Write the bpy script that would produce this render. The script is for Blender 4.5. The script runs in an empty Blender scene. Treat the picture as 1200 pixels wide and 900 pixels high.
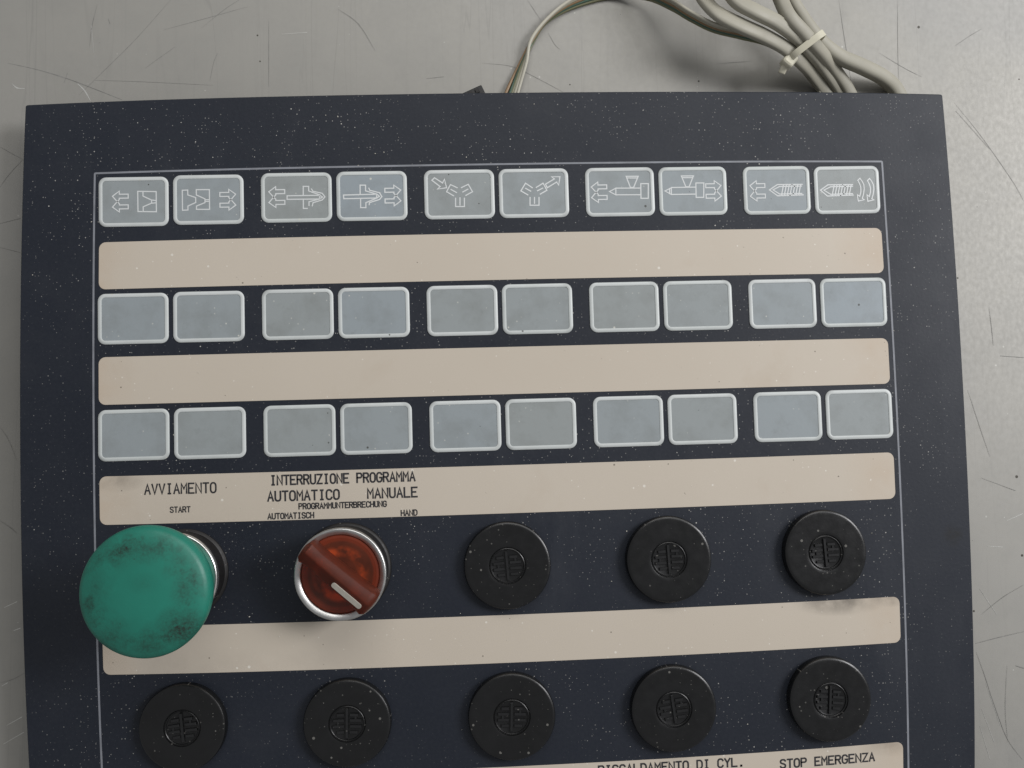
import bpy, bmesh, math, random
from mathutils import Vector, Matrix

# ------------------------------------------------------------------ camera, light, exposure
S = bpy.context.scene
C = S.collection
MM = 0.001
CAM_R = Matrix(((0.998403836, 0.026397604, -0.049929410),
                (-0.029126389, 0.998075793, -0.054739062),
                (0.048388356, 0.056105953, 0.997251568)))
CAM_T = Vector((-11.6932, -15.8010, 297.1237))
FPX = 1050.0
cam_data = bpy.data.cameras.new("camera")
cam = bpy.data.objects.new("camera", cam_data)
C.objects.link(cam)
cam_data.sensor_width = 36.0
cam_data.lens = 36.0 * FPX / 1200.0
cam_data.clip_start = 0.01
cam_data.clip_end = 20.0
cam.matrix_world = Matrix.Translation(CAM_T * MM) @ CAM_R.to_4x4()
S.camera = cam

world = bpy.data.worlds.new("World")
S.world = world
world.use_nodes = True
bg = world.node_tree.nodes["Background"]
bg.inputs[0].default_value = (0.98, 0.985, 1.0, 1)
bg.inputs[1].default_value = 0.27


def area_lamp(name, loc, target, sx, sy, energy, color):
    d = bpy.data.lights.new(name, 'AREA')
    d.shape = 'RECTANGLE'
    d.size, d.size_y = sx, sy
    d.energy, d.color = energy, color
    o = bpy.data.objects.new(name, d)
    C.objects.link(o)
    o.location = loc
    o.rotation_euler = (Vector(target) - Vector(loc)).to_track_quat('-Z', 'Y').to_euler()
    return o


area_lamp("window_light", (1.24, 0.38, 1.0), (0.03, 0.0, 0.0), 0.48, 0.6, 18.0, (0.99, 0.985, 1.0))
area_lamp("ceiling_light", (0.15, 0.60, 0.62), (0.0, 0.06, 0.0), 0.7, 0.4, 2.7, (1.0, 0.985, 0.96))

S.view_settings.view_transform = 'Standard'
S.view_settings.look = 'None'
S.view_settings.exposure = 0.08
S.view_settings.gamma = 1.0
S.view_settings.use_curve_mapping = False
S.render.engine = 'CYCLES'
S.cycles.use_denoising = True
S.render.filter_size = 1.8
random.seed(7)


# ------------------------------------------------------------------ geometry helpers (all millimetres)
def lens_warp(x, y):
    """the panel's plan: its edges bow very slightly outwards"""
    dx, dy = x - 5.167, y - 2.170
    r2 = (dx * dx + dy * dy) / 1e4
    k = 1 - 0.0055271 * r2 - 0.0008586 * r2 * r2  # radial factor fitted to the image's lens distortion, baked into the geometry
    return 5.167 + dx * k, 2.170 + dy * k


def at(px, py, z):
    """the point at height z (mm) seen at that spot of the photograph"""
    d = CAM_R @ Vector(((px - 600) / FPX, -(py - 450) / FPX, -1.0))
    z = z if z == TZ else max(z, TZ + 1.8)
    s = (z - CAM_T.z) / d.z
    return CAM_T + d * s


def link(name, me, mat, parent=None, kind=None, label=None):
    o = bpy.data.objects.new(name, me)
    C.objects.link(o)
    if mat is not None and not me.materials:
        me.materials.append(mat)
    if parent is not None:
        o.parent = parent
    if kind:
        o['kind'] = kind
    if label:
        o['label'] = label
    return o


def to_mesh(name, verts, faces, smooth=False, sharp=None):
    me = bpy.data.meshes.new(name)
    me.from_pydata([(v[0] * MM, v[1] * MM, v[2] * MM) for v in verts], [], faces)
    me.validate()
    me.update()
    if smooth:
        for p in me.polygons:
            p.use_smooth = True
        if sharp:
            try:
                me.set_sharp_from_angle(angle=math.radians(sharp))
            except Exception:
                pass
    return me


def rrect(x0, y0, x1, y1, r, n=6, sub=0.0):
    """counter-clockwise rounded rectangle; long sides split every sub mm"""
    pts = []
    for cx, cy, a in ((x1 - r, y0 + r, -90), (x1 - r, y1 - r, 0), (x0 + r, y1 - r, 90), (x0 + r, y0 + r, 180)):
        for i in range(n + 1):
            t = math.radians(a + 90 * i / n)
            pts.append((cx + r * math.cos(t), cy + r * math.sin(t)))
    if sub:
        out = []
        for i, p in enumerate(pts):
            q = pts[(i + 1) % len(pts)]
            out.append(p)
            L = math.dist(p, q)
            k = int(L / sub)
            for j in range(1, k):
                out.append((p[0] + (q[0] - p[0]) * j / k, p[1] + (q[1] - p[1]) * j / k))
        pts = out
    return pts


def loft(rings, cap_top=True, cap_bottom=False, closed=True):
    """rings: lists of 3D points (same length), quads between neighbours"""
    v, f = [], []
    n = len(rings[0])
    for r in rings:
        v += r
    for k in range(len(rings) - 1):
        for i in range(n if closed else n - 1):
            j = (i + 1) % n
            f.append((k * n + i, k * n + j, (k + 1) * n + j, (k + 1) * n + i))
    if cap_top:
        f.append(tuple((len(rings) - 1) * n + i for i in range(n)))
    if cap_bottom:
        f.append(tuple(reversed(range(n))))
    return v, f


def slab(x0, y0, x1, y1, r, z0, z1, bev, warp=True, n=6, sub=0.0):
    W = lens_warp if warp else (lambda a, b: (a, b))
    def ring(ins, z):
        p = rrect(x0 + ins, y0 + ins, x1 - ins, y1 - ins, max(r - ins, 0.01), n, sub)
        return [(*W(a, b), z) for a, b in p]
    base = rrect(x0, y0, x1, y1, r, n, sub)
    def inset(ins, z):      # same topology for every ring: pull base points towards the centre
        out = []
        for a, b in base:
            cx = min(max(a, x0 + r), x1 - r)
            cy = min(max(b, y0 + r), y1 - r)
            L = math.hypot(a - cx, b - cy) or 1
            k = (L - ins) / L
            out.append((*W(cx + (a - cx) * k, cy + (b - cy) * k), z))
        return out
    rings = [inset(0, z0), inset(0, z1 - bev), inset(bev * .35, z1 - bev * .35), inset(bev, z1)]
    return loft(rings)


def lathe(profile, n=72, cx=0, cy=0):
    """profile: (radius, z) from the bottom outside to the top centre"""
    v, f = [], []
    rows = []
    for r, z in profile:
        if r < 1e-6:
            rows.append([len(v)])
            v.append((cx, cy, z))
        else:
            rows.append(list(range(len(v), len(v) + n)))
            for i in range(n):
                t = 2 * math.pi * i / n
                v.append((cx + r * math.cos(t), cy + r * math.sin(t), z))
    for a, b in zip(rows[:-1], rows[1:]):
        for i in range(n):
            j = (i + 1) % n
            if len(b) == 1:
                f.append((a[i], a[j], b[0]))
            elif len(a) == 1:
                f.append((a[0], b[j], b[i]))
            else:
                f.append((a[i], a[j], b[j], b[i]))
    return v, f


def stroke(pts, w, z, closed=False):
    """flat mitred band along a polyline"""
    n = len(pts)
    v, f = [], []
    for i in range(n):
        p = Vector(pts[i])
        a = Vector(pts[i - 1]) if (i > 0 or closed) else None
        b = Vector(pts[(i + 1) % n]) if (i < n - 1 or closed) else None
        d1 = (p - a).normalized() if a is not None else None
        d2 = (b - p).normalized() if b is not None else None
        ext = Vector((0, 0))
        if d1 is None:
            d1 = d2
            ext = -d2 * w * .4
        if d2 is None:
            d2 = d1
            ext = d1 * w * .4
        n1 = Vector((-d1.y, d1.x))
        n2 = Vector((-d2.y, d2.x))
        m = n1 + n2
        if m.length < 1e-4:
            m = n1
        m.normalize()
        k = min(1 / max(m.dot(n1), .3), 1.8)
        p = p + ext
        l = p + m * (w / 2 * k)
        r = p - m * (w / 2 * k)
        v += [(l.x, l.y, z), (r.x, r.y, z)]
    m = n if closed else n - 1
    for i in range(m):
        j = (i + 1) % n
        f.append((2 * i + 1, 2 * j + 1, 2 * j, 2 * i))
    return v, f


def merge(parts):
    v, f = [], []
    for pv, pf in parts:
        o = len(v)
        v += pv
        f += [tuple(i + o for i in q) for q in pf]
    return v, f


def catmull(pts, per=8):
    P = [Vector(p) for p in pts]
    P = [P[0] * 2 - P[1]] + P + [P[-1] * 2 - P[-2]]
    out = []
    for i in range(1, len(P) - 2):
        for k in range(per):
            t = k / per
            a, b, c, d = P[i - 1], P[i], P[i + 1], P[i + 2]
            out.append(0.5 * (2 * b + (c - a) * t + (2 * a - 5 * b + 4 * c - d) * t * t + (3 * b - a - 3 * c + d) * t ** 3))
    out.append(P[-2])
    return out


# ------------------------------------------------------------------ materials
class NT:
    def __init__(self, name):
        self.m = bpy.data.materials.new(name)
        self.m.use_nodes = True
        self.t = self.m.node_tree
        self.b = self.t.nodes["Principled BSDF"]

    def n(self, typ, ins=None, **props):
        nd = self.t.nodes.new(typ)
        for k, v in props.items():
            setattr(nd, k, v)
        for k, v in (ins or {}).items():
            s = nd.inputs[k]
            if hasattr(v, 'is_output'):
                self.t.links.new(v, s)
            else:
                s.default_value = v
        return nd

    def set(self, **kw):
        for k, v in kw.items():
            s = self.b.inputs[k.replace('_', ' ')]
            if hasattr(v, 'is_output'):
                self.t.links.new(v, s)
            else:
                s.default_value = v

    def coord(self, which='Object'):
        return self.n('ShaderNodeTexCoord').outputs[which]

    def noise(self, vec, scale, detail=4, rough=.55, dist=0.0):
        return self.n('ShaderNodeTexNoise', {'Vector': vec, 'Scale': scale, 'Detail': detail, 'Roughness': rough, 'Distortion': dist}).outputs['Fac']

    def ramp(self, x, a, b, lo=0.0, hi=1.0):
        return self.n('ShaderNodeMapRange', {'Value': x, 'From Min': a, 'From Max': b, 'To Min': lo, 'To Max': hi}).outputs['Result']

    def math(self, op, a, b=0.0, c=0.0):
        nd = self.n('ShaderNodeMath', operation=op)
        for i, v in enumerate((a, b, c)):
            if hasattr(v, 'is_output'):
                self.t.links.new(v, nd.inputs[i])
            else:
                nd.inputs[i].default_value = v
        return nd.outputs[0]

    def mix(self, fac, a, b):
        nd = self.n('ShaderNodeMix', data_type='RGBA')
        for k, v in ((0, fac), (6, a), (7, b)):
            if hasattr(v, 'is_output'):
                self.t.links.new(v, nd.inputs[k])
            else:
                nd.inputs[k].default_value = v if k == 0 or len(v) == 4 else (*v, 1)
        return nd.outputs[2]

    def bump(self, h, strength, dist):
        nd = self.n('ShaderNodeBump', {'Height': h, 'Strength': strength, 'Distance': dist})
        self.t.links.new(nd.outputs[0], self.b.inputs['Normal'])

    def specks(self, vec, scale, size, keep):
        """tiny grains: one in a few cells, of different sizes"""
        w = self.n('ShaderNodeMapping', {'Vector': vec, 'Scale': (1, 1, 0.0)}).outputs[0]
        v = self.n('ShaderNodeTexVoronoi', {'Vector': w, 'Scale': scale, 'Randomness': 1.0}, voronoi_dimensions='2D')
        sep = self.n('ShaderNodeSeparateColor', {'Color': v.outputs['Color']})
        thr = self.math('MULTIPLY', self.math('POWER', sep.outputs[1], 3.0), size)
        hit = self.math('LESS_THAN', v.outputs['Distance'], thr)
        sel = self.math('LESS_THAN', sep.outputs[0], keep)
        return self.math('MULTIPLY', hit, sel)

    def spot(self, vec, x, y, rx, ry, soft=1.0):
        """soft round mark at x,y (mm) of the object's own space"""
        p = self.n('ShaderNodeVectorMath', {0: vec, 1: (x * MM, y * MM, 0)}, operation='SUBTRACT').outputs[0]
        q = self.n('ShaderNodeVectorMath', {0: p, 1: (1 / (rx * MM), 1 / (ry * MM), 0)}, operation='MULTIPLY').outputs[0]
        l = self.n('ShaderNodeVectorMath', {0: q}, operation='LENGTH').outputs['Value']
        return self.ramp(l, 1.0, 1.0 - soft, 0.0, 1.0)


def mat_plate():
    t = NT("dark_blue_laminate")
    v = t.coord()
    big = t.noise(v, 7, 3)
    fine = t.noise(v, 900, 2)
    col = t.mix(t.ramp(big, .3, .7), (0.0075, 0.0105, 0.0180), (0.0100, 0.0135, 0.0225))
    col = t.mix(t.math('MULTIPLY', t.ramp(fine, .4, .7), .25), col, (0.020, 0.024, 0.033))
    # grey dust film in patches, and the grains
    patch = t.ramp(t.noise(v, 14, 3, .6), .42, .7)
    film = t.math('MULTIPLY', t.ramp(t.noise(v, 60, 5, .7), .45, .8), t.math('MULTIPLY', patch, .06))
    col = t.mix(film, col, (0.20, 0.20, 0.19))
    wp = t.n('ShaderNodeMapping', {'Vector': v, 'Rotation': (0, 0, .5), 'Scale': (1, .2, 1)}).outputs[0]
    wipe = t.math('MULTIPLY', t.ramp(t.noise(wp, 70, 5, .65), .52, .75), t.ramp(t.noise(v, 11, 2), .48, .62))
    col = t.mix(t.math('MULTIPLY', wipe, .045), col, (0.22, 0.23, 0.25))
    sp = t.n('ShaderNodeSeparateXYZ', {'Vector': v})
    # less dust towards the two side margins
    side = t.math('MULTIPLY', t.ramp(sp.outputs[0], .165, .125), t.ramp(sp.outputs[0], -.165, -.125))
    side = t.math('MULTIPLY', side, t.ramp(sp.outputs[1], -.14, .05, .3, 1.0))
    dens = t.math('MULTIPLY', t.ramp(t.noise(v, 22, 3, .6), .38, .62), t.math('ADD', t.math('MULTIPLY', side, .85), .15))
    g1 = t.specks(v, 850, .18, .50)
    g2 = t.specks(v, 420, .08, .36)
    g3 = t.specks(v, 190, .042, .26)
    g = t.math('MAXIMUM', t.math('MULTIPLY', g1, .38), t.math('MAXIMUM', t.math('MULTIPLY', g2, .8), t.math('MULTIPLY', g3, 1.0)))
    g = t.math('MULTIPLY', g, t.ramp(dens, 0, .5))
    col = t.mix(t.math('MULTIPLY', g, .95), col, (0.46, 0.45, 0.42))
    # worn dark rub mark on the right margin
    m = t.math('MULTIPLY', t.spot(v, 150.6, -54.5, 4.2, 4.4, .8), t.ramp(t.noise(v, 400, 4), .3, .6))
    col = t.mix(t.math('MULTIPLY', m, .8), col, (0.006, 0.006, 0.006))
    t.set(Base_Color=col, Roughness=t.ramp(t.noise(v, 40, 4), .3, .7, .46, .58), Specular_IOR_Level=.38)
    t.bump(fine, .12, .0002)
    return t.m


def mat_strip():
    t = NT("beige_paper_strip")
    v = t.coord()
    n1 = t.noise(v, 9, 4, .6)
    col = t.mix(t.ramp(n1, .3, .7), (0.495, 0.438, 0.362), (0.525, 0.468, 0.392))
    sp = t.n('ShaderNodeSeparateXYZ', {'Vector': v})
    ends = t.math('MAXIMUM', t.ramp(sp.outputs[0], -.118, -.131), t.math('MULTIPLY', t.ramp(sp.outputs[0], .113, .125), .8))
    st = t.math('MULTIPLY', ends, t.ramp(t.noise(v, 55, 4, .6), .3, .75))
    col = t.mix(t.math('MULTIPLY', st, .38), col, (0.43, 0.29, 0.17))
    # brown water marks here and there, grime under the worn corner of the lower strip
    wm = t.ramp(t.noise(v, 18, 5, .65, .6), .6, .78)
    col = t.mix(t.math('MULTIPLY', wm, .22), col, (0.36, 0.27, 0.18))
    gr = t.noise(v, 130, 4, .6)
    for x, y, rx, ry, k in ((112, -76, 17, 5, .75), (130, -76, 7, 3, .7), (-127, -28, 9, 4, .45), (128, -126, 11, 4, .35),
                            (-108, -89, 40, 7, .10), (-60, -89, 22, 7, .08)):
        d = t.math('MULTIPLY', t.spot(v, *lens_warp(x, y), rx, ry, .9), t.ramp(gr, .25, .6))
        col = t.mix(t.math('MULTIPLY', d, k), col, (0.10, 0.085, 0.07))
    g = t.math('MAXIMUM', t.math('MULTIPLY', t.specks(v, 500, .13, .16), .5), t.math('MULTIPLY', t.specks(v, 260, .12, .10), .7))
    col = t.mix(g, col, (0.72, 0.69, 0.62))
    d = t.specks(v, 330, .11, .07)
    col = t.mix(t.math('MULTIPLY', d, .7), col, (0.10, 0.08, 0.06))
    t.set(Base_Color=col, Roughness=.48)
    t.bump(t.noise(v, 350, 3), .06, .0002)
    return t.m


def mat_key(name, ca, cb, dirt=.35):
    t = NT(name)
    oi = t.n('ShaderNodeObjectInfo')
    off = t.n('ShaderNodeVectorMath', {0: t.coord(), 1: t.n('ShaderNodeCombineXYZ', {0: oi.outputs['Random'], 1: t.math('MULTIPLY', oi.outputs['Random'], 3.1), 2: 0.0}).outputs[0]}, operation='ADD').outputs[0]
    tone = oi.outputs['Random']
    col = t.mix(tone, ca, cb)
    n1 = t.ramp(t.noise(off, 95, 5, .62), .46, .76)
    col = t.mix(t.math('MULTIPLY', n1, dirt), col, (0.12, 0.12, 0.105))
    n2 = t.ramp(t.noise(off, 260, 4, .7), .58, .72)
    col = t.mix(t.math('MULTIPLY', n2, dirt * .35), col, (0.06, 0.06, 0.05))
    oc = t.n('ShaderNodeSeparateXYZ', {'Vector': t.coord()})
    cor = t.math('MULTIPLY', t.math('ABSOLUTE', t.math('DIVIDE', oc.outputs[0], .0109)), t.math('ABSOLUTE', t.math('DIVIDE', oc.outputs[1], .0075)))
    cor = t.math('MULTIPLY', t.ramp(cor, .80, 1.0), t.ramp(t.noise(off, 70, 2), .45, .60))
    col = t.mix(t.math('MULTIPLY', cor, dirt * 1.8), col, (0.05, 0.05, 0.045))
    g = t.math('MAXIMUM', t.math('MULTIPLY', t.specks(off, 520, .14, .14), .5), t.math('MULTIPLY', t.specks(off, 230, .10, .10), .8))
    col = t.mix(g, col, (0.55, 0.55, 0.5))
    d = t.specks(off, 200, .09, .10)
    col = t.mix(t.math('MULTIPLY', d, .8), col, (0.03, 0.028, 0.02))
    t.set(Base_Color=col, Roughness=.42)
    t.bump(t.noise(off, 500, 3), .10, .0002)
    return t.m


def mat_plain(name, col, rough=.5, metal=0.0, var=.12, scale=60, bump=.0, dust=0.0, **kw):
    t = NT(name)
    rnd = t.n('ShaderNodeObjectInfo').outputs['Random']
    v = t.n('ShaderNodeVectorMath', {0: t.coord(), 1: t.n('ShaderNodeCombineXYZ', {0: rnd, 1: t.math('MULTIPLY', rnd, 2.7), 2: 0.0}).outputs[0]}, operation='ADD').outputs[0]
    dk = tuple(c * (1 - var) for c in col)
    lt = tuple(min(c * (1 + var), 1) for c in col)
    c = t.mix(t.ramp(t.noise(v, scale, 4, .6), .3, .7), dk, lt)
    if dust:
        g = t.math('MAXIMUM', t.math('MULTIPLY', t.specks(v, 700, .2, .25), .4), t.math('MULTIPLY', t.specks(v, 330, .16, .16), .7))
        c = t.mix(t.math('MULTIPLY', g, dust), c, (0.35, 0.34, 0.31))
    t.set(Base_Color=c, Roughness=t.ramp(t.noise(v, scale * 3, 3), .3, .7, rough * .85, rough * 1.12), Metallic=metal, **kw)
    if bump:
        t.bump(t.noise(v, scale * 12, 3), bump, .0002)
    return t.m


def mat_table():
    t = NT("scratched_sheet_metal")
    v = t.coord()
    n1 = t.noise(v, 5, 5, .6)
    n2 = t.noise(v, 45, 5, .65)
    col = t.mix(t.ramp(n1, .3, .7), (0.300, 0.292, 0.268), (0.325, 0.317, 0.292))
    col = t.mix(t.math('MULTIPLY', t.ramp(n2, .45, .75), .25), col, (0.22, 0.22, 0.21))
    blue = t.ramp(t.noise(v, 11, 3, .5, .4), .5, .75)
    col = t.mix(t.math('MULTIPLY', blue, .3), col, (0.265, 0.27, 0.285))
    h = None
    for ang, sc, lim in ((20, 60, .012), (68, 85, .010), (-35, 50, .010), (112, 95, .010), (5, 140, .012)):
        mp = t.n('ShaderNodeMapping', {'Vector': v, 'Rotation': (0, 0, math.radians(ang)), 'Scale': (1, .045, 1)}).outputs[0]
        nz = t.n('ShaderNodeTexNoise', {'Vector': mp, 'Scale': float(sc), 'Detail': 2.0, 'Roughness': .5, 'Distortion': .35}).outputs['Fac']
        ln = t.math('ABSOLUTE', t.math('SUBTRACT', nz, .5))
        ln = t.ramp(ln, lim, 0.0)
        pm = t.ramp(t.noise(mp, 17 + sc * .3, 2), .52, .70)
        ln = t.math('MULTIPLY', ln, pm)
        h = ln if h is None else t.math('MAXIMUM', h, ln)
    col = t.mix(t.math('MULTIPLY', h, .2), col, (0.14, 0.14, 0.135))
    d = t.specks(v, 110, .06, .12)
    col = t.mix(d, col, (0.06, 0.055, 0.045))
    g = t.specks(v, 300, .10, .06)
    col = t.mix(t.math('MULTIPLY', g, .4), col, (0.6, 0.6, 0.56))
    fine = t.noise(t.n('ShaderNodeMapping', {'Vector': v, 'Rotation': (0, 0, .3), 'Scale': (1, .7, 1)}).outputs[0], 700, 3)
    t.set(Base_Color=col, Metallic=.30, Roughness=t.ramp(fine, .3, .7, .50, .60))
    t.bump(t.math('SUBTRACT', t.math('MULTIPLY', fine, .3), h), .02, .0002)
    return t.m


def mat_mushroom():
    t = NT("green_plastic")
    v = t.coord()
    col = t.mix(t.ramp(t.noise(v, 60, 4), .3, .7), (0.011, 0.155, 0.110), (0.014, 0.185, 0.132))
    l = t.n('ShaderNodeVectorMath', {0: t.n('ShaderNodeVectorMath', {0: v, 1: (1, 1, 0)}, operation='MULTIPLY').outputs[0]}, operation='LENGTH').outputs['Value']
    ring = t.math('MULTIPLY', t.ramp(l, .0075, .0135), t.ramp(l, .0192, .0155))
    nz = t.ramp(t.noise(v, 130, 6, .68), .42, .66)
    fn = t.ramp(t.noise(v, 1300, 3, .7), .35, .65)
    gr = t.math('MULTIPLY', ring, nz)
    for x, y, rx, ry, k in ((11, -10, 8, 7.5, 1.3), (12.5, 1, 4.5, 7, .8), (-9, -13, 8, 5, .9), (2, -15, 8, 4, .8), (-13, 3, 4, 8, .45),
                            (-8, 11.5, 6, 3, .7), (3, 12.5, 6, 3, .7), (11, 9, 4, 4, .5), (1, 3, 5, 3.4, .22)):
        s = t.math('MULTIPLY', t.spot(v, x, y, rx, ry, .95), k)
        s = t.math('MULTIPLY', s, t.ramp(t.noise(v, 120, 6, .62), .22, .50))
        gr = t.math('MAXIMUM', gr, s)
    gr = t.math('MULTIPLY', gr, t.math('ADD', t.math('MULTIPLY', fn, .55), .45))
    col = t.mix(t.math('MULTIPLY', gr, 1.0), col, (0.010, 0.022, 0.015))
    col = t.mix(t.math('MULTIPLY', t.specks(v, 500, .13, .15), .35), col, (0.02, 0.03, 0.02))
    t.set(Base_Color=col, Roughness=t.ramp(gr, 0, 1, .42, .6), Specular_IOR_Level=.45)
    t.bump(t.noise(v, 1100, 4), .12, .0002)
    return t.m


def mat_amber(name, disc=False):
    t = NT(name)
    v = t.coord()
    if disc:
        l = t.n('ShaderNodeVectorMath', {0: t.n('ShaderNodeVectorMath', {0: v, 1: (1, 1, 0)}, operation='MULTIPLY').outputs[0]}, operation='LENGTH').outputs['Value']
        band = t.math('MULTIPLY', t.ramp(l, .0050, .0066), t.ramp(l, .0092, .0078))
        nz = t.ramp(t.noise(v, 170, 3, .5), .42, .62)
        col = t.mix(t.ramp(t.noise(v, 120, 3), .3, .7), (0.065, 0.016, 0.008), (0.13, 0.028, 0.012))
        col = t.mix(t.math('MULTIPLY', band, nz), col, (0.38, 0.055, 0.014))
        rim = t.ramp(l, .0100, .0106)
        col = t.mix(t.math('MULTIPLY', rim, .5), col, (0.22, 0.03, 0.01))
        t.set(Base_Color=col, Roughness=.38, Specular_IOR_Level=.4)
    else:
        col = t.mix(t.ramp(t.noise(v, 200, 4), .35, .7), (0.22, 0.045, 0.020), (0.30, 0.060, 0.025))
        t.set(Base_Color=col, Roughness=.55, Transmission_Weight=.72, IOR=1.35, Specular_IOR_Level=.35)
        t.bump(t.noise(v, 700, 3), .08, .0002)
    return t.m


M_PLATE = mat_plate()
M_STRIP = mat_strip()
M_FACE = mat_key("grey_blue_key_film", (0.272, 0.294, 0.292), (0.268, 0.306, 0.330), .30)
M_BORDER = mat_key("pale_key_border", (0.510, 0.540, 0.530), (0.550, 0.575, 0.570), .14)
M_LINE = mat_plain("pale_blue_frame_ink", (0.20, 0.21, 0.235), .5, var=.2, scale=120)
M_SYMBOL = mat_plain("white_symbol_ink", (0.60, 0.62, 0.62), .5, var=.06)
M_INK = mat_plain("black_lettering_ink", (0.018, 0.018, 0.022), .55, var=.3, scale=300)
M_RUBBER = mat_plain("black_plug_plastic", (0.0038, 0.0040, 0.0044), .33, var=.35, scale=120, bump=.12, dust=.5)
M_EMBLEM = mat_plain("black_emblem_plastic", (0.0085, 0.0088, 0.0094), .36, var=.2, scale=200, dust=.4)
M_GASKET_WALL = mat_plain("black_gasket_and_wall", (0.007, 0.006, 0.006), .55, var=.3, scale=150, dust=.5)
M_CHROME = mat_plain("worn_chrome", (0.55, 0.55, 0.54), .34, 1.0, var=.12, scale=150)
M_ALU = mat_plain("pale_metal_ring", (0.78, 0.78, 0.76), .26, .95, var=.10, scale=150)
M_MUSH = mat_mushroom()
M_DISC = mat_amber("amber_lens", True)
M_HANDLE = mat_amber("red_clear_plastic")
M_MARK = mat_plain("white_pointer_paint", (0.62, 0.58, 0.50), .5, var=.12, scale=400)
M_SUPPORT = mat_plain("grey_support_steel", (0.10, 0.105, 0.11), .5, .3)
M_TABLE = mat_table()
M_CABLE = mat_plain("beige_grey_cable", (0.315, 0.300, 0.245), .55, var=.10, scale=40, bump=.05)
M_TIE = mat_plain("yellowed_nylon", (0.66, 0.63, 0.50), .42, var=.08, scale=90, Transmission_Weight=.15)
M_CONN = mat_plain("black_connector_plastic", (0.012, 0.012, 0.013), .4, var=.25)
M_WIRES = {k: mat_plain(k + "_wire_insulation", c, .4, var=.08, scale=80) for k, c in dict(
    orange=(0.24, 0.150, 0.075), olive=(0.155, 0.155, 0.085), teal=(0.055, 0.105, 0.075), grey=(0.30, 0.285, 0.22), white=(0.42, 0.40, 0.33)).items()}
M_SCR = mat_plain("dark_scratch", (0.185, 0.182, 0.172), .6, var=.3, scale=400)
M_SCRL = mat_plain("bright_scratch", (0.60, 0.60, 0.57), .35, .5, var=.15, scale=400)
M_DUST = mat_plain("pale_dust", (0.52, 0.50, 0.44), .8, var=.25, scale=900)

# ------------------------------------------------------------------ the surface it lies on
TZ = -13.0
tab = link("work_surface", to_mesh("work_surface", *merge([(
    [(-900, -900, TZ), (900, -900, TZ), (900, 900, TZ), (-900, 900, TZ), (-900, -900, TZ - 2), (900, -900, TZ - 2), (900, 900, TZ - 2), (-900, 900, TZ - 2)],
    [(0, 1, 2, 3), (7, 6, 5, 4), (0, 4, 5, 1), (1, 5, 6, 2), (2, 6, 7, 3), (3, 7, 4, 0)])])), M_TABLE, kind='structure')
tab['label'] = "grey scratched sheet metal surface under the control panel"


def scratch_mesh(name, lines, mat):
    parts = []
    for i, (w, pts) in enumerate(lines):
        q = [at(x, y, TZ) for x, y in pts]
        q = catmull(q, 5) if len(q) > 2 else q
        z = TZ + .02 + .004 * i
        n = len(q)
        v, f = [], []
        for k, p in enumerate(q):
            d = (q[min(k + 1, n - 1)] - q[max(k - 1, 0)]).normalized()
            nn = Vector((-d.y, d.x, 0))
            ww = w * (0.25 + 0.75 * math.sin(math.pi * (k + .3) / n)) * random.uniform(.8, 1.15) / 2
            a, b = p + nn * ww, p - nn * ww
            v += [(a.x, a.y, z), (b.x, b.y, z)]
        f = [(2 * k + 1, 2 * k + 3, 2 * k + 2, 2 * k) for k in range(n - 1)]
        parts.append((v, f))
    return link(name, to_mesh(name, *merge(parts)), mat, tab, kind='stuff')


scratch_mesh("scratches", [
    (.36, [(9, 74), (45, 82), (78, 92), (110, 104), (143, 117)]), (.4, [(52, 84), (66, 88), (77, 92)]), (.22, [(75, 97), (79, 86)]),
    (.15, [(92, 112), (130, 75), (160, 45), (200, 0)]), (.14, [(170, 80), (205, 55)]), (.14, [(192, 35), (240, 22), (290, 8)]),
    (.13, [(236, 33), (262, 12), (280, 0)]), (.15, [(246, 95), (250, 75), (255, 62)]), (.16, [(315, 25), (315, 60), (315, 102)]),
    (.12, [(110, 94), (170, 96), (250, 100)]), (.12, [(105, 55), (108, 30), (114, 5)]), (.2, [(127, 22), (129, 28)]),
    (.16, [(0, 172), (14, 180), (27, 187)]), (.16, [(0, 219), (12, 203), (27, 187)]), (.14, [(0, 262), (24, 256)]), (.12, [(0, 290), (24, 296)]),
    (.12, [(565, 74), (600, 78), (630, 92), (660, 108)]), (.12, [(618, 0), (626, 12), (634, 24)]), (.12, [(642, 38), (650, 52), (656, 58)]),
    (.14, [(983, 0), (988, 35), (992, 60), (998, 100)]), (.12, [(1052, 0), (1052, 50), (1053, 95)]), (.12, [(1030, 62), (1060, 80), (1080, 90)]),
    (.16, [(1119, 54), (1135, 43), (1150, 34)]), (.13, [(1118, 120), (1150, 160), (1185, 210), (1200, 236)]), (.2, [(1172, 417), (1200, 419)]),
    (.16, [(1159, 360), (1162, 385), (1164, 405)]), (.13, [(1134, 457), (1148, 500), (1160, 535)]), (.22, [(1143, 754), (1170, 747), (1200, 740)]),
    (.16, [(1144, 764), (1155, 795), (1163, 820), (1180, 865), (1198, 890)]), (.12, [(1150, 720), (1175, 700), (1200, 685)]),
    (.12, [(1180, 780), (1178, 830), (1181, 870)]), (.2, [(1190, 780), (1200, 783)]), (.14, [(1120, 130), (1160, 175)]),
    (.13, [(0, 610), (12, 618), (20, 625)]), (.12, [(0, 800), (15, 796), (30, 788)]), (.12, [(500, 92), (520, 90)]), (.12, [(840, 75), (862, 73), (880, 72)]),
    (.12, [(0, 500), (10, 515), (20, 540)]), (.12, [(1150, 560), (1190, 575)]), (.12, [(395, 10), (420, 28), (440, 60)]),
], M_SCR)
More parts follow.
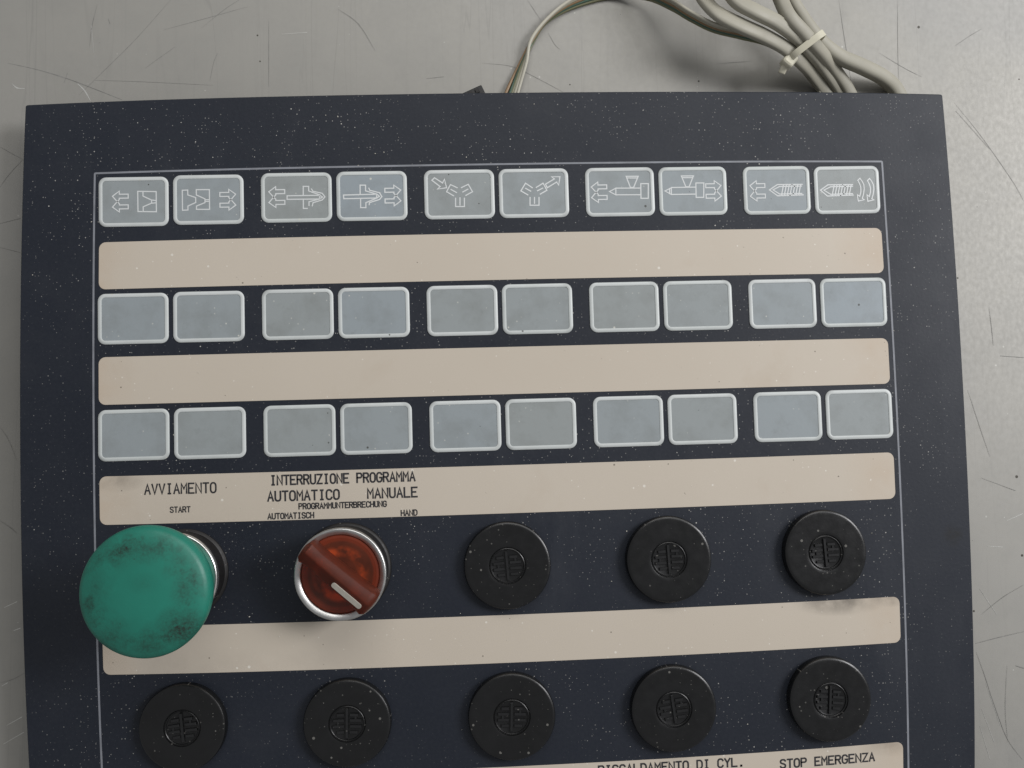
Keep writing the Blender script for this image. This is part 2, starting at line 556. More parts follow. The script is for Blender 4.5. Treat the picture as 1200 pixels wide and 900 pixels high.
scratch_mesh("bright_scratches", [
    (.45, [(91, 98), (99, 106), (106, 118)]), (.4, [(14, 98), (20, 103), (29, 104)]), (.25, [(2, 804), (9, 800)]), (.25, [(16, 739), (24, 736)]),
    (.2, [(5, 712), (20, 705)]), (.2, [(8, 850), (26, 840)]), (.2, [(4, 872), (28, 858)]), (.22, [(1180, 610), (1198, 602)]),
    (.2, [(1158, 640), (1175, 641)]), (.16, [(110, 62), (107, 30)]), (.16, [(330, 40), (360, 38)]), (.16, [(1150, 830), (1165, 870)]),
    (.16, [(1148, 850), (1160, 890)]), (.16, [(1155, 800), (1172, 850)]), (.15, [(1148, 690), (1168, 720)]),
], M_SCRL)

# ------------------------------------------------------------------ the control panel
panel = bpy.data.objects.new("control_panel", None)
C.objects.link(panel)
panel.location = (0, 0, TZ * MM)
panel['label'] = "dark blue control panel with grey keys, beige legend strips and a green mushroom button"
panel['category'] = "control panel"
INV = Matrix.Translation((0, 0, -TZ * MM))


def part(name, vf, mat, parent=None, smooth=False, sharp=None, kind=None, label=None, loc=None):
    """a piece modelled in panel millimetres; loc puts the origin there"""
    me = to_mesh(name, *vf, smooth=smooth, sharp=sharp)
    o = link(name, me, mat, parent or panel, kind, label)
    if parent is None:
        base = Vector((0, 0, -TZ * MM))
        o.location = base + (Vector(loc) * MM if loc else Vector())
    return o


part("face_plate", slab(-160, -186, 160, 100, .8, -2.5, 0, .35, n=3, sub=8), M_PLATE)
part("panel_support", slab(-140, -170, 140, 84, 3, TZ, -2.5, .1, n=3), M_SUPPORT)  # block added as a support between table and plate; not seen in the image

# thin printed frame line round the controls
fl = [lens_warp(*p) for p in rrect(-135, -172, 135, 75, .3, 2, 8)]
part("frame_line", stroke(fl, .62, .06, closed=True), M_LINE)

# stroke lettering: a single-line engraving font on a 4 x 6 grid
GL = {
    'A': [[(0, 0), (2, 6), (4, 0)], [(.75, 2.1), (3.25, 2.1)]],
    'B': [[(0, 0), (0, 6), (2.9, 6), (3.6, 5.4), (3.6, 3.8), (2.9, 3.2), (0, 3.2)], [(2.9, 3.2), (3.9, 2.5), (3.9, .7), (3.1, 0), (0, 0)]],
    'C': [[(4, 4.8), (3.5, 5.6), (2.7, 6), (1.3, 6), (.4, 5.4), (0, 4.5), (0, 1.5), (.4, .6), (1.3, 0), (2.7, 0), (3.5, .4), (4, 1.2)]],
    'D': [[(0, 0), (0, 6), (2.4, 6), (3.5, 5.3), (4, 4.2), (4, 1.8), (3.5, .7), (2.4, 0), (0, 0)]],
    'E': [[(4, 6), (0, 6), (0, 0), (4, 0)], [(0, 3.1), (3, 3.1)]],
    'G': [[(4, 4.8), (3.5, 5.6), (2.7, 6), (1.3, 6), (.4, 5.4), (0, 4.5), (0, 1.5), (.4, .6), (1.3, 0), (2.7, 0), (3.6, .5), (4, 1.3), (4, 2.8), (2.4, 2.8)]],
    'H': [[(0, 0), (0, 6)], [(4, 0), (4, 6)], [(0, 3), (4, 3)]],
    'I': [[(1.1, 6), (2.9, 6)], [(2, 6), (2, 0)], [(1.1, 0), (2.9, 0)]],
    'L': [[(0, 6), (0, 0), (4, 0)]],
    'M': [[(0, 0), (0, 6), (2, 2.7), (4, 6), (4, 0)]],
    'N': [[(0, 0), (0, 6), (4, 0), (4, 6)]],
    'O': [[(1.3, 6), (2.7, 6), (3.6, 5.4), (4, 4.4), (4, 1.6), (3.6, .6), (2.7, 0), (1.3, 0), (.4, .6), (0, 1.6), (0, 4.4), (.4, 5.4), (1.3, 6)]],
    'P': [[(0, 0), (0, 6), (2.9, 6), (3.7, 5.5), (4, 4.6), (3.7, 3.6), (2.9, 3.1), (0, 3.1)]],
    'R': [[(0, 0), (0, 6), (2.9, 6), (3.7, 5.5), (4, 4.6), (3.7, 3.6), (2.9, 3.1), (0, 3.1)], [(2.1, 3.1), (4, 0)]],
    'S': [[(3.9, 5), (3.4, 5.7), (2.6, 6), (1.3, 6), (.4, 5.6), (0, 4.7), (.3, 3.8), (1.2, 3.3), (2.8, 2.8), (3.7, 2.2), (4, 1.4), (3.6, .4), (2.7, 0), (1.3, 0), (.5, .3), (0, 1.1)]],
    'T': [[(0, 6), (4, 6)], [(2, 6), (2, 0)]],
    'U': [[(0, 6), (0, 1.4), (.5, .4), (1.4, 0), (2.6, 0), (3.5, .4), (4, 1.4), (4, 6)]],
    'V': [[(0, 6), (2, 0), (4, 6)]],
    'Y': [[(0, 6), (2, 3.1), (4, 6)], [(2, 3.1), (2, 0)]],
    'Z': [[(0, 6), (4, 6), (0, 0), (4, 0)]],
    '.': [[(1.7, 0), (2.2, 0), (2.2, .4), (1.7, .4), (1.7, 0)]],
    ' ': [],
}


def text(s, x0, x1, y, h, w, z=.17):
    n = len(s)
    gw = .71
    pitch = (x1 - x0) / (n - 1 + gw)
    parts = []
    k = 0
    for i, ch in enumerate(s):
        for pl in GL[ch]:
            pts = [lens_warp(x0 + pitch * (i + gw * a / 4), y + h * b / 6) for a, b in pl]
            closed = len(pts) > 3 and pl[0] == pl[-1]
            if closed:
                pts = pts[:-1]
            parts.append(stroke(pts, w, z + .008 * (k % 4), closed))
            k += 1
    return merge(parts)


STRIPS = [(51.35, 35.5, None), (12.9, -2.85, None),
          (-26.35, -42.2, "beige legend strip printed AVVIAMENTO, START and INTERRUZIONE PROGRAMMA"),
          (-75.5, -91.15, None), (-125.3, -141.1, "beige legend strip printed RISCALDAMENTO DI CYL. and STOP EMERGENZA")]
strips = []
for yt, yb, lab in STRIPS:
    v, f = slab(-133.25, yb, 133.1, yt, 2.3, .0, .10, .04, n=6, sub=8)
    strips.append(part("legend_strip", (v, f), M_STRIP, label=lab))
LET = [
    (2, "AVVIAMENTO", -118.17, -94.85, -32.45, 3.15, .50), (2, "START", -109.9, -103.4, -38.6, 1.72, .34),
    (2, "INTERRUZIONE PROGRAMMA", -76.86, -29.74, -30.5, 2.95, .55), (2, "AUTOMATICO", -77.87, -54.65, -35.75, 3.05, .55),
    (2, "MANUALE", -45.25, -29.14, -35.75, 3.05, .55), (2, "PROGRAMMUNTERBRECHUNG", -67.81, -39.28, -38.65, 1.75, .38),
    (2, "AUTOMATISCH", -77.99, -63.06, -41.62, 1.75, .38), (2, "HAND", -34.47, -29.29, -41.82, 1.75, .38),
    (4, "RISCALDAMENTO DI CYL.", 28.1, 76.94, -129.3, 2.75, .52), (4, "STOP EMERGENZA", 89.62, 122.62, -130.95, 2.75, .52)]
for si, s, x0, x1, y, h, w in LET:
    part("lettering", text(s, x0, x1, y, h, w), M_INK, strips[si])

# membrane keys: a recessed film window in a pale raised border
KW, KH = 23.6, 16.87
KX = [(-133.41 - 109.83) / 2, (-108.29 - 84.72) / 2, (-78.92 - 55.33) / 2, (-53.82 - 30.16) / 2, (-24.48 - .84) / 2,
      (.61 + 24.27) / 2, (29.89 + 53.63) / 2, (55.0 + 78.8) / 2, (84.37 + 108.2) / 2, (109.52 + 133.36) / 2]
KY = [(73.24 + 56.35) / 2, (33.85 + 17.06) / 2, (-4.53 - 21.46) / 2]


def ring_border(w, h, r, prof):
    """prof: (inset, z) from outside to inside"""
    base = rrect(-w / 2, -h / 2, w / 2, h / 2, r, 6)
    rings = []
    for ins, z in prof:
        ring = []
        for a, b in base:
            cx = min(max(a, -w / 2 + r), w / 2 - r)
            cy = min(max(b, -h / 2 + r), h / 2 - r)
            L = math.hypot(a - cx, b - cy) or 1
            ring.append((cx + (a - cx) * (L - ins) / L, cy + (b - cy) * (L - ins) / L, z))
        rings.append(ring)
    return loft(rings, cap_top=False)


me_face = to_mesh("membrane_key", *slab(-KW / 2 + .9, -KH / 2 + .9, KW / 2 - .9, KH / 2 - .9, 1.6, 0, .16, .03, warp=False), smooth=False)
me_face.materials.append(M_FACE)
me_bord = to_mesh("key_border", *ring_border(KW, KH, 2.5, [(0, 0), (.02, .20), (.10, .30), (1.10, .33), (1.25, .27), (1.30, .05)]), smooth=True, sharp=50)
me_bord.materials.append(M_BORDER)


def place(o, x, y, z=0):
    """stand a small part on the panel where the image-distortion bend puts it, turned and scaled likewise"""
    wx, wy = lens_warp(x, y)
    e = .5
    ax, ay = lens_warp(x + e, y)
    bx, by = lens_warp(x, y + e)
    o.location = (wx * MM, wy * MM, (z - TZ) * MM)
    o.rotation_euler = (0, 0, (math.atan2(ay - wy, ax - wx) + math.atan2(-(bx - wx), by - wy)) / 2)
    o.scale = (math.hypot(ax - wx, ay - wy) / e, math.hypot(bx - wx, by - wy) / e, 1)


def arrows(xt, yc, d):
    """double outline arrow; xt = tip x, d = -1 points left, +1 right"""
    base = [(5.3, 2.5), (2.3, 2.5), (2.3, 3.55), (0, 1.85), (1.6, 0), (0, -1.85), (2.3, -3.55), (2.3, -2.5), (5.3, -2.5), (5.3, -1.15),
            (2.3, -1.15), (2.3, -.7), (1.6, 0), (2.3, .7), (2.3, 1.15), (5.3, 1.15), (5.3, 2.5)]
    return [[(xt - d * a, yc + b) for a, b in base]]


SYM = [
    [[(1.39,3.53),(7.63,3.34),(7.66,-3.54),(1.45,-3.36),(1.39,3.53)],[(3.17,3.47),(3.18,1.87),(6.06,0.47),(7.64,0.28)],[(3.22,-3.41),(3.21,-1.77),(6.07,-0.59),(7.65,-0.5)],[(6.06,0.47),(6.07,-0.59)]] + arrows(-7.13, 0.11, -1),
    [[(-8.7,3.32),(-6.89,3.37),(-6.88,1.72),(-4.26,0.78),(-4.26,-0.92),(-6.87,-2.06),(-6.87,-3.41),(-8.68,-3.46),(-8.7,3.32)],[(-4.03,3.44),(0.35,3.41),(0.35,-3.32),(-4.02,-3.25),(-4.02,-2.13),(-1.17,-1.0),(-1.17,0.3),(-4.02,1.64),(-4.03,3.44)],[(-1.17,-0.03),(0.35,-0.03)],[(-1.17,-0.62),(0.35,-0.61)]] + arrows(9.14, -0.16, 1),
    [[(-3.12,0.64),(7.73,0.63),(7.72,-0.63),(-3.13,-0.57),(-3.12,0.64)],[(2.28,0.71),(2.31,3.76),(4.12,3.72),(4.1,2.17),(7.88,0.73)],[(2.27,-0.7),(2.24,-3.75),(3.56,-3.78)],[(4.14,-2.82),(4.16,-1.52),(7.72,-0.63)],[(5.06,2.83),(5.52,2.04),(8.6,1.29),(9.53,0.06),(8.57,-0.98),(5.48,-1.88),(5.23,-2.99)],[(7.73,0.63),(8.72,0.03),(7.72,-0.63)]] + arrows(-9.19, 0.25, -1),
    [[(-9.44,0.46),(1.62,0.58),(1.6,-0.73),(-9.36,-0.8),(-9.44,0.46)],[(-3.89,0.54),(-3.84,3.75),(-2.03,3.71),(-2.06,1.77),(1.72,0.57)],[(-3.76,-0.82),(-3.81,-3.92),(-2.06,-3.96),(-2.03,-2.26),(1.69,-0.74)],[(-0.96,2.67),(-0.64,1.93),(2.58,1.04),(3.36,-0.28),(2.54,-1.24),(-0.85,-2.29),(-0.95,-3.01)],[(1.62,0.58),(2.56,-0.17),(1.6,-0.73)]] + arrows(9.69, 0.03, 1),
    [[(-9.11,4.95),(-8.23,5.81),(-5.55,3.96),(-4.9,5.26),(-4.25,2.33),(-7.36,1.89),(-6.39,2.75),(-9.11,4.95)],[(-0.67,2.26),(-2.94,3.38),(-4.29,0.96),(-1.93,-0.49)],[(-2.84,1.72),(-0.95,0.61)],[(0.66,2.24),(3.04,3.37),(4.41,0.81),(2.13,-0.42)],[(1.11,0.77),(2.9,1.71)],[(-1.33,-1.28),(-1.4,-4.15),(1.56,-4.2),(1.63,-1.33)],[(0.15,-1.16),(0.09,-3.69)]],
    [[(4.01,3.01),(7.11,4.79),(6.16,5.54),(9.02,5.5),(8.48,2.61),(7.84,3.7),(4.59,1.78),(4.01,3.01)],[(-0.46,1.85),(-2.73,3.46),(-4.39,0.84),(-2.03,-0.57)],[(-2.78,1.69),(-1.03,0.69)],[(0.84,1.93),(3.2,3.37),(4.42,0.9),(2.11,-0.39)],[(1.19,0.75),(3.05,1.66)],[(-1.34,-1.46),(-1.42,-4.14),(1.61,-4.19),(1.69,-1.51)],[(0.15,-1.48),(0.09,-3.53)]],
    [[(2.29,5.36),(6.44,5.32),(4.72,1.48),(3.6,1.5),(2.29,5.36)],[(2.56,4.77),(6.08,4.73)],[(-3.62,0.16),(-1.38,1.31),(-1.47,-1.0),(-3.62,0.16)],[(-1.38,1.31),(7.16,1.21)],[(-1.47,-1.0),(7.16,-1.11)],[(7.22,2.74),(9.81,2.71),(9.6,-2.37),(7.11,-2.34),(7.22,2.74)]] + arrows(-9.79, -0.00, -1),
    [[(-3.81,5.31),(0.39,5.28),(-1.26,1.52),(-2.4,1.53),(-3.81,5.31)],[(-3.54,4.72),(0.02,4.68)],[(-9.69,0.18),(-7.44,1.24),(-7.54,-1.08),(-9.69,0.18)],[(-7.43,1.34),(1.05,1.35)],[(-7.54,-1.08),(1.09,-1.08)],[(-8.03,1.05),(-8.12,-0.88)],[(1.12,2.79),(3.89,2.76),(3.65,-2.24),(1.03,-2.22),(1.12,2.79)]] + arrows(9.80, -0.07, 1),
    [[(9.14,1.96),(0.29,2.01),(-2.58,0.18),(0.22,-1.93),(9.33,-1.74)],[(8.85,1.36),(1.01,1.31),(-1.32,0.18),(0.96,-1.34),(8.85,-1.24)],[(2.45,1.9),(1.59,-1.79)],[(3.46,1.89),(2.6,-1.8)],[(4.48,1.89),(3.61,-1.81)],[(5.49,1.88),(4.62,-1.81)],[(6.5,1.88),(5.63,-1.82)],[(7.51,1.87),(6.64,-1.83)],[(8.53,1.87),(7.65,-1.83)]] + arrows(-9.46, -0.11, -1),
    [[(2.15,1.9),(-6.84,1.92),(-9.61,0.08),(-7.19,-2.04),(2.17,-1.83)],[(2.11,1.29),(-5.86,1.22),(-8.39,0.07),(-6.02,-1.45),(1.94,-1.33)],[(-4.59,1.82),(-5.49,-1.9)],[(-3.57,1.81),(-4.46,-1.9)],[(-2.54,1.81),(-3.44,-1.91)],[(-1.51,1.81),(-2.41,-1.91)],[(-0.48,1.8),(-1.39,-1.92)],[(0.55,1.8),(-0.36,-1.92)],[(1.58,1.8),(0.67,-1.93)],[(4.05,3.31),(4.88,4.07),(5.59,3.05),(6.18,1.79),(6.23,0.27),(5.91,-1.49),(5.34,-3.15),(6.09,-3.56),(3.84,-4.0),(3.62,-1.74),(4.46,-2.34),(4.98,-0.73),(5.03,0.78),(4.69,2.05),(4.05,3.31)],[(7.57,3.2),(8.4,3.96),(9.11,2.95),(9.7,1.68),(9.76,0.17),(9.43,-1.6),(8.85,-3.26),(9.6,-3.67),(7.34,-4.12),(7.13,-1.85),(7.97,-2.45),(8.49,-0.84),(8.54,0.67),(8.21,1.94),(7.57,3.2)]]]
SYMLAB = ["left arrows and closed mould", "open mould and right arrows", "left arrows and ejector", "ejector and right arrows", "arrow into three jaws",
          "three jaws and arrow out", "left arrows and hopper barrel", "hopper barrel and right arrows", "left arrows and screw", "screw and turning arrows"]

key0 = link("membrane_key", me_face, None, panel)
bord0 = link("key_border", me_bord, None, key0)
first = True
for r in range(3):
    for c in range(10):
        if first:
            k = key0
            first = False
        else:
            k = key0.copy()
            C.objects.link(k)
            k.parent = panel
            b = bord0.copy()
            C.objects.link(b)
            b.parent = k
        place(k, KX[c], KY[r])
        if r == 0:
            parts = [stroke(pl[:-1] if pl[0] == pl[-1] else pl, .40, .19 + .008 * (i % 5), pl[0] == pl[-1]) for i, pl in enumerate(SYM[c])]
            link("key_symbol", to_mesh("key_symbol", *merge(parts)), M_SYMBOL, k, label=SYMLAB[c])

# blanking plugs: black, flat, with a sunk round emblem
CX = [-105.44, -52.92, -.31, 52.25, 104.75]
CY = [-58.33, -106.64]
PX = [-106.85, -53.5, -.17, 53.2, 106.45]
PY = [-58.95, -108.1]
plug_prof = [(14.2, 0), (14.25, 3.9), (14.2, 4.5), (13.95, 4.95), (13.6, 5.15), (13.2, 5.2), (12.6, 5.2), (7.2, 5.2), (6.4, 5.2), (6.1, 5.12), (6.0, 4.7), (5.85, 4.65),
             (5.72, 4.7), (5.65, 5.0), (5.5, 5.08), (5.35, 4.95), (5.25, 4.6), (5.1, 4.55), (0, 4.55)]
me_plug = to_mesh("blanking_plug", *lathe(plug_prof, 96), smooth=True, sharp=30)
me_plug.materials.append(M_RUBBER)


def bar(x0, y0, x1, y1, w, z0, z1):
    d = Vector((x1 - x0, y1 - y0)).normalized()
    n = Vector((-d.y, d.x)) * w / 2
    P = [(x0 - n.x, y0 - n.y), (x1 - n.x, y1 - n.y), (x1 + n.x, y1 + n.y), (x0 + n.x, y0 + n.y)]
    i = .12
    cx, cy = (x0 + x1) / 2, (y0 + y1) / 2
    Q = [(a + (cx - a) * i / (abs(cx - a) + .3), b + (cy - b) * i / (abs(cy - b) + .3)) for a, b in P]
    return loft([[(a, b, z0) for a, b in P], [(a, b, z1 - .1) for a, b in P], [(a, b, z1) for a, b in Q]])


em = [bar(-.1, -4.7, -.1, 4.7, .85, 4.0, 5.2)]
for yy, xa in ((2.75, 3.5), (.95, 4.6), (-.95, 4.6), (-2.8, 3.4)):
    em.append(bar(-xa, yy - .1, -.95, yy, .95, 4.0, 5.05))
    em.append(bar(.75, yy, xa, yy - .1, .95, 4.0, 5.05))
em.append(bar(-3.0, -.9, -3.0, .9, .7, 4.0, 4.95))
em.append(bar(2.7, 1.0, 2.7, 2.7, .7, 4.0, 4.95))
me_em = to_mesh("emblem", *merge(em))
me_em.materials.append(M_EMBLEM)
plug0 = link("blanking_plug", me_plug, None, panel)
em0 = link("emblem", me_em, None, plug0)
spots = [(2, 0), (3, 0), (4, 0), (0, 1), (1, 1), (2, 1), (3, 1), (4, 1)]
for i, (a, b) in enumerate(spots):
    if i == 0:
        p = plug0
    else:
        p = plug0.copy()
        C.objects.link(p)
        p.parent = panel
        e = em0.copy()
        C.objects.link(e)
        e.parent = p
    place(p, PX[a], PY[b], -2.1)
    p.rotation_euler.z += random.uniform(-.12, .12)

# bezel profile shared by the two operators
bez_prof = [(14.0, 11.0), (14.3, 11.3), (14.5, 12.4), (14.5, 13.2), (14.3, 13.7), (14.0, 13.85), (13.6, 13.8), (12.6, 13.35), (12.35, 13.15), (12.3, 12.9), (12.3, 11.5)]
coll_prof = [(14.9, 0), (14.9, .9), (14.5, 1.4), (14.0, 1.6), (13.9, 11.05), (12.5, 11.1)]  # low gasket flange, then a black wall painting in the bezel side's dark reflection

# green mushroom push button
mush_prof = [(12.7, 11.2), (12.5, 12.4), (9.5, 13.0), (8.6, 14.0), (8.5, 25.0), (10.5, 28.2), (15.0, 30.2), (17.9, 31.4), (18.8, 32.4), (19.0, 33.8), (19.05, 35.1), (18.7, 36.3),
             (18.2, 37.0), (17.2, 37.6), (15.0, 38.35), (12.0, 39.1), (8.0, 39.8), (4.0, 40.15), (0, 40.3)]
mb = part("mushroom_button", lathe(mush_prof, 96), M_MUSH, smooth=True, sharp=60, label="large green mushroom push button with dark grime", loc=(0, 0, 0))
place(mb, CX[0], CY[0])
link("bezel", to_mesh("bezel", *lathe(bez_prof, 96), smooth=True, sharp=50), M_ALU, mb)
link("gasket_dark_wall", to_mesh("gasket_dark_wall", *lathe([(min(r, 14.3) - (.5 if z > 1 else 0), z) for r, z in coll_prof], 96), smooth=True, sharp=40), M_GASKET_WALL, mb)

# red selector switch
sw_me = to_mesh("selector_switch", *lathe(bez_prof, 96), smooth=True, sharp=50)
sw = link("selector_switch", sw_me, M_CHROME, panel, label="amber red rotary selector switch in a chrome ring")
place(sw, CX[1], CY[0])
link("gasket_dark_wall", to_mesh("gasket_dark_wall", *lathe(coll_prof, 96), smooth=True, sharp=40), M_GASKET_WALL, sw)
link("lens_disc", to_mesh("lens_disc", *lathe([(12.28, 10), (12.28, 12.6), (12.1, 12.8), (11.4, 12.84), (11.1, 12.8), (10.9, 12.72), (0, 12.72)], 96), smooth=True, sharp=25), M_DISC, sw)


def handle():
    """pinched bar: flat upper half, sloping lower half, lobed ends"""
    rings = []
    L = 13.9
    st = [(-L, .35, .55), (-L + .5, .8, .85), (-L + 1.6, 1.0, 1.0), (-L + 2.8, .93, .98), (-8, .86, 1), (0, .92, 1), (8, 1.0, 1), (L - 3.0, 1.07, 1.0), (L - 1.6, 1.15, 1.0), (L - .5, .95, .88), (L, .45, .6)]
    for x, kw, kz in st:
        sec = [(-3.6, 12.7), (-3.8, 19.6), (-3.4, 20.6), (-.35, 22.6), (.0, 22.9), (.5, 22.9), (3.2, 22.3), (3.6, 21.8), (3.7, 12.7)]
        rings.append([(x, y * kw, 12.7 + (z - 12.7) * kz) for y, z in sec])
    v, f = [], []
    n = len(rings[0])
    for r in rings:
        v += r
    for k in range(len(rings) - 1):
        for i in range(n):
            j = (i + 1) % n
            f.append((k * n + i, k * n + j, (k + 1) * n + j, (k + 1) * n + i))
    f.append(tuple(reversed(range(n))))
    f.append(tuple((len(rings) - 1) * n + i for i in range(n)))
    return v, f


def bevelled(o, w, seg=2):
    m = o.modifiers.new("bevel", 'BEVEL')
    m.width = w * MM
    m.segments = seg
    m.limit_method = 'ANGLE'
    m.angle_limit = math.radians(35)


hv, hf = handle()
hf = [tuple(reversed(q)) for q in hf]
hd = link("handle", to_mesh("handle", hv, hf, smooth=True, sharp=60), M_HANDLE, sw)
hd.rotation_euler.z = math.radians(-41.5)
# white pointer painted on the sloping side of the handle
pv, pf = slab(.0, -2.95, 11.4, -1.1, .8, 0, .3, .08, warp=False)
pv = [(x, y, z + 22.75 + (y) * .62) for x, y, z in pv]
pm = link("pointer_mark", to_mesh("pointer_mark", pv, pf), M_MARK, sw)
pm.rotation_euler.z = math.radians(-41.5)

# loose dust flakes on the plate
fv, ff = [], []
z = .09
cnt = 0
while cnt < 420:
    x, y = random.uniform(-157, 157), random.uniform(-135, 98)
    if abs(x) > 137 and random.random() < .75:
        continue
    if y < 45 and random.random() < .5:
        continue
    r = .07 + .20 * random.random() ** 4
    a0 = random.random() * 6.28
    st = random.uniform(.35, 1) if random.random() < .8 else .12
    x, y = lens_warp(x, y)
    o = len(fv)
    ca, sa = math.cos(a0), math.sin(a0)
    zz = .2 if True else z
    for i in range(5):
        t = 6.283 * i / 5
        rr = r * random.uniform(.7, 1.25)
        u, w = rr * math.cos(t) * (1.0 if st > .3 else 2.6), rr * math.sin(t) * st
        fv.append((x + u * ca - w * sa, y + u * sa + w * ca, .10))
    fv.append((x, y, .22))
    for i in range(5):
        ff.append((o + i, o + (i + 1) % 5, o + 5))
    cnt += 1
part("dust_flakes", (fv, ff), M_DUST, kind='stuff')


# ------------------------------------------------------------------ cables behind the panel
def sweep(path, a, b, twist=None, n=14, ripple=0.0, widths=None, side=None):
    """tube with an elliptical section (half widths a, b) along a smooth path"""
    P = catmull(path, 8)
    m = len(P)
    v, f = [], []
    for k, p in enumerate(P):
        t = (P[min(k + 1, m - 1)] - P[max(k - 1, 0)]).normalized()
        up = Vector((0, 0, 1))
        s = t.cross(up).normalized()
        u = s.cross(t).normalized()
        u01 = k / (m - 1)
        ang = 0
        if twist:
            q = u01 * (len(twist) - 1)
            i0 = min(int(q), len(twist) - 2)
            ang = math.radians(twist[i0] + (twist[i0 + 1] - twist[i0]) * (q - i0))
        kw = 1
        if widths:
            q = u01 * (len(widths) - 1)
            i0 = min(int(q), len(widths) - 2)
            kw = widths[i0] + (widths[i0 + 1] - widths[i0]) * (q - i0)
        ss = s * math.cos(ang) + u * math.sin(ang)
        uu = u * math.cos(ang) - s * math.sin(ang)
        for i in range(n):
            th = 2 * math.pi * i / n
            c, sn = math.cos(th), math.sin(th)
            e = .75
            cc = math.copysign(abs(c) ** e, c)
            sc = math.copysign(abs(sn) ** e, sn)
            rp = 1 + ripple * math.cos(th * n / 2)
            q = p + ss * (a * kw * cc) + uu * (b * sc * rp)
            v.append((q.x, q.y, q.z))
    for k in range(m - 1):
        for i in range(n):
            j = (i + 1) % n
            f.append((k * n + i, k * n + j, (k + 1) * n + j, (k + 1) * n + i))
    f.append(tuple(reversed(range(n))))
    f.append(tuple((m - 1) * n + i for i in range(n)))
    f = [tuple(reversed(q)) for q in f]
    return v, f


def cable(name, pts, a, b, mat, label, twist=None, widths=None, ripple=0.03, n=28):
    path = [at(x, y, z) for x, y, z in pts]
    o = link(name, to_mesh(name, *sweep(path, a, b, twist, n, ripple, widths), smooth=True), mat)
    o['label'] = label
    o['category'] = "cable"
    o['group'] = "grey cables bundled behind the panel"
    return o


cable("flat_cable", [(790, -75, 6), (812, -30, 6), (826, 0, 4), (843, 17, 8), (868, 30, 8), (895, 42, 6), (920, 56, 3), (937, 71, 0), (953, 88, -7), (968, 108, -11), (985, 135, -13), (1000, 165, -13)],
      3.25, 1.6, M_CABLE, "wide flat grey cable of the tied bundle, next to the thin coloured ribbon", [35, 30, 10, 0, -10, -10], [1.05, 1.0, .84, .72, .74, .76], .05)
cable("flat_cable", [(815, -60, 10), (845, -25, 8), (862, 0, 10), (884, 13, 10), (910, 26, 8), (932, 42, 5), (948, 58, 2), (964, 78, -5), (978, 97, -9), (987, 112, -12), (1000, 140, -13), (1010, 170, -13)],
      2.75, 1.8, M_CABLE, "grey ribbed cable in the middle of the tied bundle", [30, 20, 0, 0, -10, -10], [1, 1, .9, .82, .85, .85], .06)
cable("round_cable", [(895, -60, 8), (906, -25, 8), (915, 0, 7), (925, 20, 8), (941, 38, 6), (956, 55, 3), (973, 76, -5), (988, 97, -9), (998, 115, -12), (1010, 140, -13), (1020, 170, -13)],
      2.35, 2.1, M_CABLE, "grey cable entering steeply from the top and passing straight under the tie", None, None, .0, 20)
cable("round_cable", [(905, -60, 2), (918, -25, 2), (928, 0, 2), (938, 17, 1), (949, 33, 0), (962, 49, -1), (983, 66, -3), (1010, 78, -5), (1035, 91, -8), (1050, 106, -11), (1060, 130, -13), (1065, 165, -13)],
      2.5, 2.3, M_CABLE, "rightmost grey cable bending away to the right below the tie", None, [.8, .85, .9, 1.05, 1.05, 1.0], .0, 20)

# flat ribbon of five coloured wires, twisted
rib = bpy.data.objects.new("ribbon_cable", None)
C.objects.link(rib)
rib['label'] = "thin ribbon of orange, green and white wires looping left above the panel"
rib['category'] = "cable"
rib['group'] = "grey cables bundled behind the panel"
RP = [  # x, y, z, wire pitch (mm), direction of the row: dx, dy, dz
    (583, 165, -15, 1.3, (1, 0, .1)), (592, 135, -16, 1.3, (1, -.1, .1)), (600, 108, -17, 1.15, (1, -.2, .1)), (612, 76, -17, .85, (.9, -.3, .5)), (624, 47, -17, .55, (.4, .0, -.9)),
    (643, 22, -16, .75, (-.5, .6, -.7)), (673, 3, -15, .95, (-.35, .8, -.6)), (715, -9, -12, .95, (0, .8, -.6)), (755, -8, -8, .95, (.3, .75, -.6)), (785, 4, -2, .95, (.3, .65, -.7)),
    (808, 18, 2, .85, (.1, .35, -.9)), (836, 32, 4, .85, (.1, .28, -.95)), (868, 40, 5, .85, (.1, .28, -.95)), (900, 48, 3, .85, (.1, .35, -.9)), (925, 63, -4, .9, (.3, .45, -.8)),
    (943, 82, -8, .9, (.4, .3, -.85)), (958, 104, -11, .9, (.5, .2, -.8)), (975, 135, -13, .9, (.5, .2, -.8))]
WC = {'white': (2, -2), 'grey': (1, -1), 'orange': (-2, 0), 'teal': (-.5, 1), 'olive': (0.1, 2)}     # place in the row below and above the twist
for wc, (ka, kb) in WC.items():
    path = []
    for x, y, z, p, d in RP:
        q = at(x, y, z)
        dd = Vector((d[0], -d[1], d[2])).normalized()
        path.append(q + dd * (p * (ka if (y > 60 and x < 640) else kb)))
    rad = .56
    link("wire", to_mesh("wire", *sweep(path, rad, rad, None, 10), smooth=True), M_WIRES[wc], rib, label=wc + " wire of the ribbon")

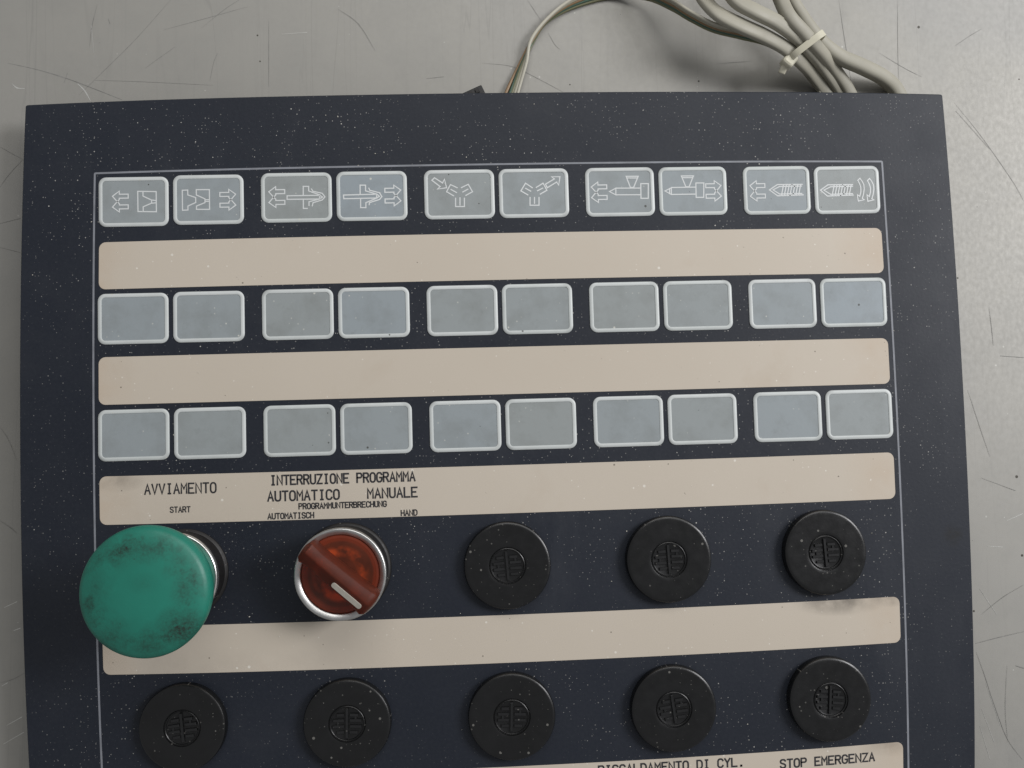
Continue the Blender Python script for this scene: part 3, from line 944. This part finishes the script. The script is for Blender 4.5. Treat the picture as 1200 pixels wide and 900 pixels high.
# cable tie round the bundle
tie = bpy.data.objects.new("cable_tie", None)
C.objects.link(tie)
c0, c1 = at(962, 42, 4), at(928, 68, 1)
tie.location = c1 * MM
tie['label'] = "pale yellowed nylon tie strapped around the grey cable bundle"
tie['category'] = "cable tie"
mid = (c0 + c1) / 2
ax = (c0 - c1)
L = ax.length / 2 + .6
ax.normalize()
run = Vector((ax.y, -ax.x, 0)).normalized()
up = ax.cross(run)
if up.z < 0:
    up = -up
    
v, f = [], []
n = 40
for i in range(n):
    th = 2 * math.pi * i / n
    c, s = math.cos(th), math.sin(th)
    e = .62
    cc, sc = math.copysign(abs(c) ** e, c), math.copysign(abs(s) ** e, s)
    for (dr, w) in ((0, -1), (0, 1), (.55, 1), (.55, -1)):
        q = mid + ax * ((L + dr) * cc) + up * ((3.6 + dr) * sc + .2) + run * (w * 1.15) - c1
        v.append((q.x, q.y, q.z))
for i in range(n):
    j = (i + 1) % n
    for k in range(4):
        m = (k + 1) % 4
        f.append((i * 4 + k, i * 4 + m, j * 4 + m, j * 4 + k))
link("strap", to_mesh("strap", v, f, smooth=True, sharp=40), M_TIE, tie)
he = link("head", to_mesh("head", *slab(-2.5, -2.1, 2.5, 2.1, 1.2, -1.8, 2.0, .9, warp=False)), M_TIE, tie)
bevelled(he, .4)
he.rotation_euler = (0, 0, math.atan2(ax.y, ax.x) + .25)
he.location = (ax * -1.4 + run * .2 + up * .8) * MM
tl = [Vector((0, 0, 0)), ax * -2.4 + run * .8, ax * -4.2 + run * 1.8 - up * .8]
link("tail", to_mesh("tail", *sweep([he.location / MM + t for t in tl], 1.2, .5, None, 12), smooth=True), M_TIE, tie)

# small black plug connector peeping out under the top edge
cn = bpy.data.objects.new("plug_connector", None)
C.objects.link(cn)
cp = at(564, 99, TZ + 7)
ang = math.radians(24)
cn.location = Vector((cp.x, cp.y, TZ)) * MM
cn.rotation_euler = (0, 0, ang)
cn['label'] = "black plug connector peeping out from under the top edge of the panel"
cn['category'] = "connector"
bo = link("connector_body", to_mesh("connector_body", *slab(-20, -9.5, 0, 0, .4, 0, 7, .3, warp=False, n=3)), M_CONN, cn)
bo.rotation_euler = (0, 0, 0)
for i in range(6):
    x = -2.2 - i * 2.54
    link("contact_slot", to_mesh("contact_slot", *slab(x - .75, -2.2, x + .75, -.7, .2, 7, 7.35, .1, warp=False, n=2)), M_GASKET_WALL, cn)
